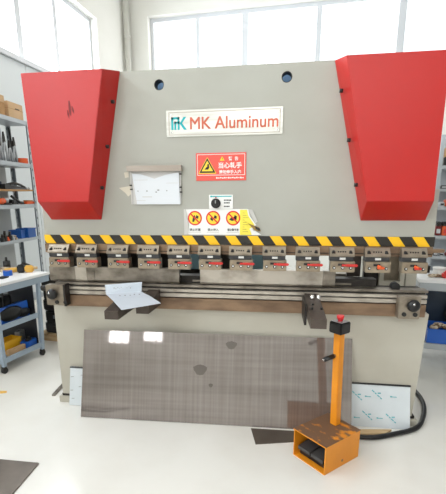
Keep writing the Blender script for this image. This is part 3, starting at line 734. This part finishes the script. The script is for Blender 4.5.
# fourth shelf
def bin_thing(name, label, x, y, z, w, d, h, m, rz=0, group=None):
    t = thing(name, label, 'bin', (x, y, z), rz, group)
    mb = MB(); q = .006
    mb.box(-w/2, w/2, -d/2, d/2, 0, q, M[m]); mb.box(-w/2, -w/2+q, -d/2, d/2, q, h, M[m]); mb.box(w/2-q, w/2, -d/2, d/2, q, h, M[m]); mb.box(-w/2+q, w/2-q, -d/2, -d/2+q, q, h, M[m]); mb.box(-w/2+q, w/2-q, d/2-q, d/2, q, h, M[m])
    mb.build('body', t)
    mb = MB(); mb.box(-w/2-.006, w/2+.006, -d/2-.006, -d/2+.002, h-.012, h, M[m]); mb.box(w/2-.002, w/2+.006, -d/2, d/2+.006, h-.012, h, M[m]); mb.build('rim', t)
    return t
bin_thing('storage_bin', 'left one of two blue bins on the fourth rack shelf', -2.71, 1.898, 1.0305, .15, .085, .1, 'blue_d', 0, 'blue bins on the rack')
bin_thing('storage_bin', 'right one of two blue bins on the fourth rack shelf, by the post', -2.68, 2.035, 1.0305, .15, .16, .11, 'blue_d', 0, 'blue bins on the rack')
bits = [(1.5, 'black', .035, 'black lump-shaped fitting at the left end of the fourth rack shelf'), (1.545, 'dark', .05, 'tall dark fitting on the fourth rack shelf'), (1.59, 'orange', .02, 'red orange fitting on the fourth rack shelf'), (1.635, 'black', .045, 'black fitting left of the silver one on the fourth rack shelf'), (1.685, 'silver', .026, 'silver fitting on the fourth rack shelf'), (1.73, 'rag', .022, 'pale crumpled fitting left of the blue bins')]
for y, m, r, l in bits:
    r *= 1.35; t = thing('machine_fitting', l, 'fitting', (-2.635, y, 1.0305)); mb = MB(); mb.box(-.021, .021, -.021, .021, 0, r, M[m], .006); mb.build('body', t)
    mb = MB(); mb.cyl((0, 0, r), (.004, .004, r*1.7), .014, M[m], 10); mb.build('stem', t)
mb = MB(); mb.prism([(-2.594, 1.3), (-2.56, 1.34), (-2.575, 1.5), (-2.555, 1.62), (-2.575, 1.72), (-2.56, 1.86), (-2.592, 1.9)], 1.0, 1.029, M['card'], 'Z'); mb.build('ragged_edge_board', RK, label='ragged pale cardboard edge')

# ------------------------------------------------------------------ left bench
BR = math.radians(-12.3)
WB = thing('workbench', 'blue grey steel workbench on castors with white top, left edge of the photo', 'workbench', (-1.99, .405, 0), BR)
# local: +y along the end that faces the press, -x to the left
Lb = -.62; tw = .66
mb = MB(); mb.box(Lb, .02, -.06, tw-.03, .775, .80, M['tabletop'], .004); mb.build('tabletop', WB)
mb = MB(); mb.box(Lb+.01, .015, -.05, tw-.04, .715, .775, M['bluegrey'], .003); mb.build('apron', WB)
for x in (Lb+.05, -.04):
    for y in (0, .43):
        ya, yt = y-.012+.03*(y > 0), y-.012+.065*(y > 0); mb = MB(); mb.hexa([(x+.012, ya, .06), (x+.042, ya, .06), (x+.042, ya+.032, .06), (x+.012, ya+.032, .06), (x+.012, yt, .715), (x+.042, yt, .715), (x+.042, yt+.032, .715), (x+.012, yt+.032, .715)], M['bluegrey']); lg = mb.build('leg', WB)
        mb = MB(); yy = y+.03*(y > 0); mb.cyl((x+.014, yy, .028), (x+.040, yy, .028), .028, M['black'], 16); mb.box(x+.011, x+.043, yy-.016, yy+.016, .03, .062, M['dark']); mb.build('castor', lg)
for z, nm in ((.40, 'shelf'), (.10, 'shelf')):
    mb = MB(); mb.box(Lb+.03, -.005, .0, .44, z, z+.012, M['greybox']); mb.box(-.02, -.002, .02, .448, z-.01, z+.035, M['bluegrey']); mb.box(Lb+.05, -.01, .0, .01, z-.02, z+.03, M['bluegrey']); mb.build(nm, WB)
mb = MB(); mb.box(-.56, -.045, .452, .46, .112, .715, M['navyblack']); mb.build('dark_backing', WB, label='dark backing added to darken the space under the bench top')  # added backing, its dark colour keeps the space under the top dark
def wb(x, y):  # world -> keep items square with the bench
    return Vector((x, y))
tape('tape_roll', 'blue tape roll near the edge of the white bench top', -2.13, .80, .8005, .04, .045, 'blue')
t = thing('cordless_drill', 'yellow and black drill lying on the white bench top', 'power tool', (-2.08, .96, .8005), .35)
mb = MB(); mb.cyl((-.16, 0, .022), (-.03, 0, .03), .022, M['ydrill'], 14); mb.build('handle', t)
mb = MB(); mb.box(-.045, .02, -.035, .035, 0, .075, M['black'], .01); mb.build('motor', t)
mb = MB(); mb.box(.02, .1, -.03, .03, .0, .065, M['ydrill'], .012); mb.build('battery', t)
mb = MB(); mb.cyl((.1, .0, .04), (.135, .0, .04), .014, M['wood'], 10); mb.build('chuck', t)
box_thing('flat_pad', 'small black pad on the white bench top at the photo edge', 'pad', -2.13, -2.06, .63, .72, .8005, .812, 'black')
t = box_thing('paper_stack', 'low stack of pale papers on the white bench top behind the drill', 'papers', -2.36, -2.2, .96, 1.08, .8005, .83, 'rag', .003)
t = thing('oil_can', 'dark upright can on the back of the white bench top', 'can', (-2.36, 1.13, .8005))
mb = MB(); mb.cyl((0, 0, 0), (0, 0, .08), .035, M['black'], 16); mb.build('body', t); mb = MB(); mb.cyl((0, 0, .08), (0, 0, .12), .012, M['black'], 10); mb.build('spout', t)
t = thing('black_tray', 'black tray of tools on the far corner of the white bench top', 'tray', (-2.15, 1.1, .8005), BR)
mb = MB(); mb.box(-.075, .1, -.03, .03, 0, .04, M['black'], .006); mb.build('tray_body', t)
mb = MB(); mb.tube([(-.05, 0, .04), (0, 0, .065), (.06, 0, .05), (.11, 0, .03)], .011, M['dark']); mb.build('tool', t)
# contents of the bench shelves
t = thing('tool_bag', 'blue cloth bag draped with a black pouch on the middle bench shelf', 'bag', (-2.06, .66, .4125), BR)
mb = MB(); mb.hexa([(-.075, -.14, .0), (.04, -.14, 0), (.04, .19, 0), (-.075, .19, 0), (-.07, -.11, .11), (.03, -.06, .14), (.035, .18, .15), (-.07, .18, .13)], M['blue']); b_ = mb.build('body', t)
mb = MB(); mb.sphere((.045, -.03, .074), .085, M['black'], (.3, 1.6, .8)); mb.sphere((.04, .12, .046), .06, M['black'], (.4, 1.4, .7)); mb.build('pouch', t)
can_labels = ('dark spray can at the back of the middle bench shelf, nearest the left leg', 'second dark spray can from the left leg on the middle bench shelf', 'third dark spray can from the left leg on the middle bench shelf', 'fourth dark spray can from the left leg on the middle bench shelf')
for k in range(4):
    t = thing('spray_can', can_labels[k], 'can', (-2.235+.022*k, .515+.092*k, .4125), 0, 'spray cans on the middle bench shelf')
    mb = MB(); mb.cyl((0, 0, 0), (0, 0, .2), .036, M['dark'], 14); mb.build('body', t); mb = MB(); mb.cyl((0, 0, .2), (0, 0, .24), .02, M['silver'], 12); mb.build('cap', t)
bin_thing('storage_bin', 'yellow plastic bin on the lowest bench shelf', -2.12, .66, .1125, .12, .2, .115, 'ybin', BR)
mb = MB(); mb.box(-.012, .02, -.1, .1, 0, .055, M['card'], .003, R=Matrix.Translation((-2.018, .62, .1125)) @ Matrix.Rotation(BR, 4, 'Z')); tag(mb.build('wood_block'), 'pale wood block in front of the yellow bin on the lowest bench shelf', 'wood')
t = box_thing('tool_case', 'blue case on the lowest bench shelf behind the yellow bin', 'case', -2.04, -1.95, .72, .86, .1125, .18, 'blue', .006, None, None)
box_thing('parts_box', 'pale grey box at the back of the lowest bench shelf', 'box', -2.13, -2.08, .785, .88, .1125, .25, 'silver')
t = thing('parts_clamp', 'black clamp lying on top of the blue case on the lowest bench shelf', 'clamp', (-1.975, .76, .1805)); mb = MB(); mb.box(-.02, .02, -.03, .03, 0, .025, M['black'], .006); mb.build('body', t); mb = MB(); mb.cyl((0, .0, .025), (0, 0, .05), .01, M['dark'], 10); mb.build('screw', t)
# black crates on a pallet behind the bench
t = thing('wooden_pallet', 'wooden pallet on the floor between bench and press', 'pallet', (-1.86, 1.42, 0), -.15)
for k in range(3): mb = MB(); mb.box(-.3, .3, -.2+k*.17, -.12+k*.17, 0, .06, M['wood'], .002); mb.build('runner', t)
for k in range(5): mb = MB(); mb.box(-.3+k*.125, -.2+k*.125, -.2, .22, .06, .078, M['wood'], .002); mb.build('board', t)
for k in range(5):
    t = thing('black_crate', ('bottom black crate of the stack on the pallet', 'second black crate from the bottom of the stack on the pallet', 'middle black crate of the stack on the pallet', 'second black crate from the top of the stack on the pallet', 'topmost black crate of the stack on the pallet')[k], 'crate', (-1.83+.015*(k % 2), 1.42, .0785+k*.125), -.15+.06*(k % 2), 'black crates stacked on the pallet')
    mb = MB(); mb.box(-.26, .2, -.17, .17, 0, .12, M['black'], .012); mb.build('body', t)
    mb = MB(); mb.box(-.16, .16, -.178, -.17, .045, .08, M['rackpost'] if k % 2 else M['dark']); mb.build('grip_strip', t)

# ------------------------------------------------------------------ right side: bench and rack
RR = math.radians(-11); O = Vector((1.45, .92, 0))
RM = Matrix.Translation(O) @ Matrix.Rotation(RR, 4, 'Z')
def rw(x, y, z): return RM @ Vector((x, y, z))
RB = thing('workbench', 'grey workbench with white top right of the press', 'workbench', O, RR)
mb = MB(); mb.box(.05, 1.3, 0, .48, .795, .822, M['tabletop'], .004); mb.build('tabletop', RB)
mb = MB(); mb.box(.06, 1.29, .005, .47, .73, .795, M['benchgrey'], .003); mb.build('apron', RB)
for x in (.07, 1.23):
    for y in (.03, .42): mb = MB(); mb.box(x, x+.05, y, y+.05, 0, .73, M['benchgrey'], .003); mb.build('leg', RB)
mb = MB(); mb.box(.12, 1.23, .005, .47, .225, .275, M['benchgrey'], .003); mb.build('shelf', RB)
mb = MB(); mb.box(.12, 1.23, .455, .47, .275, .73, M['navy']); mb.build('back_panel', RB, label='dark blue back panel')
t = bin_thing('storage_bin', 'large blue bin full of rags under the right bench', .0, 0, 0, .36, .26, .125, 'blue', RR); t.location = rw(.345, .15, .2755)
mb = MB()
for k in range(9): mb.sphere((-.12+.03*k, -.05+.04*(k % 3), .117+.012*(k % 2)), .034, M['rag'], (1.1, 1, .7))
o = mb.build('rag_pile'); o.location = rw(.345, .15, .2755); o.rotation_euler = (0, 0, RR); tag(o, 'heap of pale rags and scraps filling the blue bin under the right bench', 'rags', kind='stuff')
t = thing('black_hose', 'dark coiled hose behind the blue bin under the right bench', 'hose', rw(.42, .39, .2755)); mb = MB()
for k in range(3): mb.ring((0, 0, .17+.05*k), 'Y', .075-.01*k, .055-.01*k, .03, M['black'])
mb.box(-.06, .06, 0, .04, 0, .12, M['black'], .01); mb.build('coil', t)
RS = thing('storage_rack', 'grey shelving rack behind the right workbench', 'rack', rw(0, .5, 0), RR)
for z in (1.746, 1.395, 1.137, .955):
    mb = MB(); mb.box(.2, 1.2, .0, .3, z-.03, z, M['rack'], .003); mb.build('shelf', RS)
mb = MB(); mb.box(.17, 1.2, .302, .315, 0, 2.0, M['rack']); mb.build('back_panel', RS)
for x in (.17, 1.2):
    mb = MB(); mb.box(x, x+.03, .0, .03, 0, 2.0, M['rack'], .002); mb.build('post', RS)
mb = MB(); mb.box(.03, .2, .02, .06, 1.525, 1.56, M['rack']); mb.box(.2, 1.2, .02, .3, 1.528, 1.55, M['rack']); mb.build('shelf', RS)
def ritem(name, label, cat, x0, x1, z0, h, m, y0=.52, d=.12, m2=None):
    t = thing(name, label, cat, rw((x0+x1)/2, y0+d/2, z0+.0006), RR)
    mb = MB(); mb.box(-(x1-x0)/2, (x1-x0)/2, -d/2, d/2, 0, h, M[m], min(.006, h/4)); mb.build('body', t)
    mb = MB(); mb.box(-(x1-x0)*.35, (x1-x0)*.35, -d/2-.004, -d/2, h*.25, h*.7, M[m2 or m]); mb.build('front_label', t)
    return t
ritem('parts_box', 'black box on the top shelf of the right rack', 'box', .21, .36, 1.746, .07, 'black', m2='dark')
ritem('cardboard_carton', 'brown carton on top of the black box of the right rack', 'carton', .205, .38, 1.8165, .075, 'card')
ritem('parts_box', 'small dark box on the second shelf of the right rack', 'box', .21, .27, 1.55, .028, 'black', m2='silver')
ritem('parts_box', 'grey box with dark front on the second shelf of the right rack', 'box', .285, .36, 1.55, .03, 'dark', m2='silver')
ritem('parts_box', 'orange box on the third shelf of the right rack', 'box', .265, .42, 1.395, .06, 'orange', m2='black')
ritem('parts_box', 'white small box left of the orange one on the third shelf', 'box', .222, .258, 1.395, .04, 'silver', m2='black')
ritem('parts_box', 'orange red box on the fourth shelf of the right rack', 'box', .262, .36, 1.137, .085, 'orange', m2='leverred')
ritem('parts_box', 'dark box with pale label left of the orange red one on the fourth shelf', 'box', .212, .256, 1.137, .085, 'redmark', m2='silver')
ritem('parts_box', 'flat black box lying on the dark box of the fourth shelf', 'box', .215, .258, 1.2226, .035, 'black', m2='dark')
ritem('parts_box', 'flat black box lying on the orange red box of the fourth shelf', 'box', .266, .36, 1.2226, .035, 'black', m2='dark')
ritem('machine_fitting', 'silver fitting on the lowest shelf of the right rack', 'fitting', .265, .3, .955, .025, 'silver', .51, .06, 'dark')
ritem('machine_fitting', 'dark fitting at the left end of the lowest shelf of the right rack', 'fitting', .21, .255, .955, .035, 'dark', .51, .06, 'silver')
ritem('machine_fitting', 'red brown fitting on the lowest shelf of the right rack', 'fitting', .312, .36, .955, .03, 'redmark', .51, .06, 'silver')
t = thing('white_tub', 'round white tub on the right bench top', 'tub', rw(.235, .25, .8225)); mb = MB(); mb.cyl((0, 0, 0), (0, 0, .055), .05, M['white'], 20); mb.build('body', t); mb = MB(); mb.cyl((0, 0, .055), (0, 0, .068), .054, M['white'], 20); mb.build('lid', t)
t = thing('hand_clamp', 'red clamp on the right bench top at the photo edge', 'clamp', rw(.285, .12, .8225), RR); mb = MB(); mb.box(-.05, .09, -.03, .03, 0, .05, M['leverred'], .012); mb.build('body', t); mb = MB(); mb.cyl((-.03, 0, .05), (.05, 0, .066), .012, M['btnred'], 12); mb.build('handle', t)
t = thing('jar', 'dark jar on the right bench top beside the press', 'jar', rw(.15, .36, .8225)); mb = MB(); mb.cyl((0, 0, 0), (0, 0, .06), .03, M['dark'], 16); mb.build('body', t); mb = MB(); mb.cyl((0, 0, .06), (0, 0, .075), .026, M['silver'], 16); mb.build('lid', t)
t = thing('cleaning_rag', 'crumpled brown and pale rag on the right bench top', 'rag', rw(.19, .13, .8225)); mb = MB()
for k in range(5): mb.sphere((-.04+.022*k, .01*(k % 2), .014), .02, M['rag'], (1, 1.2, .7))
mb.build('cloth', t)

# ------------------------------------------------------------------ light, sky, camera
w = bpy.data.worlds.new('World'); SC.world = w; w.use_nodes = True
w.node_tree.nodes['Background'].inputs[0].default_value = (.93, .97, 1.0, 1); w.node_tree.nodes['Background'].inputs[1].default_value = 4.0
def area(name, loc, target, sx, sy, power, col=(1, 1, 1)):
    l = bpy.data.lights.new(name, 'AREA'); l.shape = 'RECTANGLE'; l.size = sx; l.size_y = sy; l.energy = power; l.color = col
    o = bpy.data.objects.new(name, l); COL.objects.link(o); o.location = ROOM @ Vector(loc)
    d = (ROOM @ Vector(target))-o.location; o.rotation_euler = d.to_track_quat('-Z', 'Y').to_euler(); return o
# daylight outside the windows
def win_light(name, c, n, sx, sy, p, col=(.95, .98, 1)):
    return area(name, c, (Vector(c)+Vector(n)), sx, sy, p, col)
win_light('daylight_left', (XL-.6, .8, 4.1), (1, 0, -.3), 8.8, 1.9, 1900, (.86, .94, 1))
win_light('daylight_left_near', (XL-.6, -6.2, 3.9), (1, 0, -.15), 4.2, 3.0, 800, (.9, .96, 1))
win_light('daylight_back', (1.0, YB+.7, 4.5), (0, -1, -.25), 7.2, 2.0, 300, (1, .98, .95))
win_light('daylight_front', (1.9, YF-.7, 4.8), (0, 1, -.2), 6.2, 1.8, 330, (1, .96, .9))
win_light('daylight_small', (-2.8, YF-.4, 1.45), (0, 1, 0), .8, .55, 42)
win_light('daylight_small', (-1.78, YF-.4, 1.52), (0, 1, 0), .75, .5, 32)
for x in (-1.2, 2.6):
    for y in (-5.5, -1.8, 2.2):
        area('overhead_fill', (x, y, H-.25), (x, y, 0), 1.4, .5, 12 if x > 0 else 70, (1, .95, .88))  # added overhead fill without known fixtures, stronger on the left
cam = bpy.data.cameras.new('Camera'); co = bpy.data.objects.new('Camera', cam); COL.objects.link(co)
F, YAW, PIT, ROLL = 412.11, .1511, .2407, -.0081; PPX, PPY = 210.35, 296.67
fw = Vector((-math.sin(YAW)*math.cos(PIT), math.cos(YAW)*math.cos(PIT), -math.sin(PIT)))
rt = Vector((math.cos(YAW), math.sin(YAW), 0)); up = rt.cross(fw)
c_, s_ = math.cos(ROLL), math.sin(ROLL); r2 = c_*rt+s_*up; u2 = -s_*rt+c_*up
Mx = Matrix.Identity(4)
for i in range(3): Mx[i][0], Mx[i][1], Mx[i][2] = r2[i], u2[i], -fw[i]
Mx.translation = Vector((.298, -2.6485, 1.5075)); co.matrix_world = Mx
cam.sensor_fit = 'HORIZONTAL'; cam.sensor_width = 36; cam.lens = F/446*36
cam.shift_x = (223-PPX)/446; cam.shift_y = (PPY-247)/446; cam.clip_start = .05; cam.clip_end = 100
SC.camera = co
SC.view_settings.view_transform = 'Standard'; SC.view_settings.look = 'None'; SC.view_settings.gamma = 1; SC.view_settings.use_curve_mapping = False
SC.view_settings.exposure = -1.27
SC.cycles.use_denoising = True; SC.cycles.max_bounces = 8; SC.cycles.diffuse_bounces = 5; SC.cycles.sample_clamp_indirect = 6
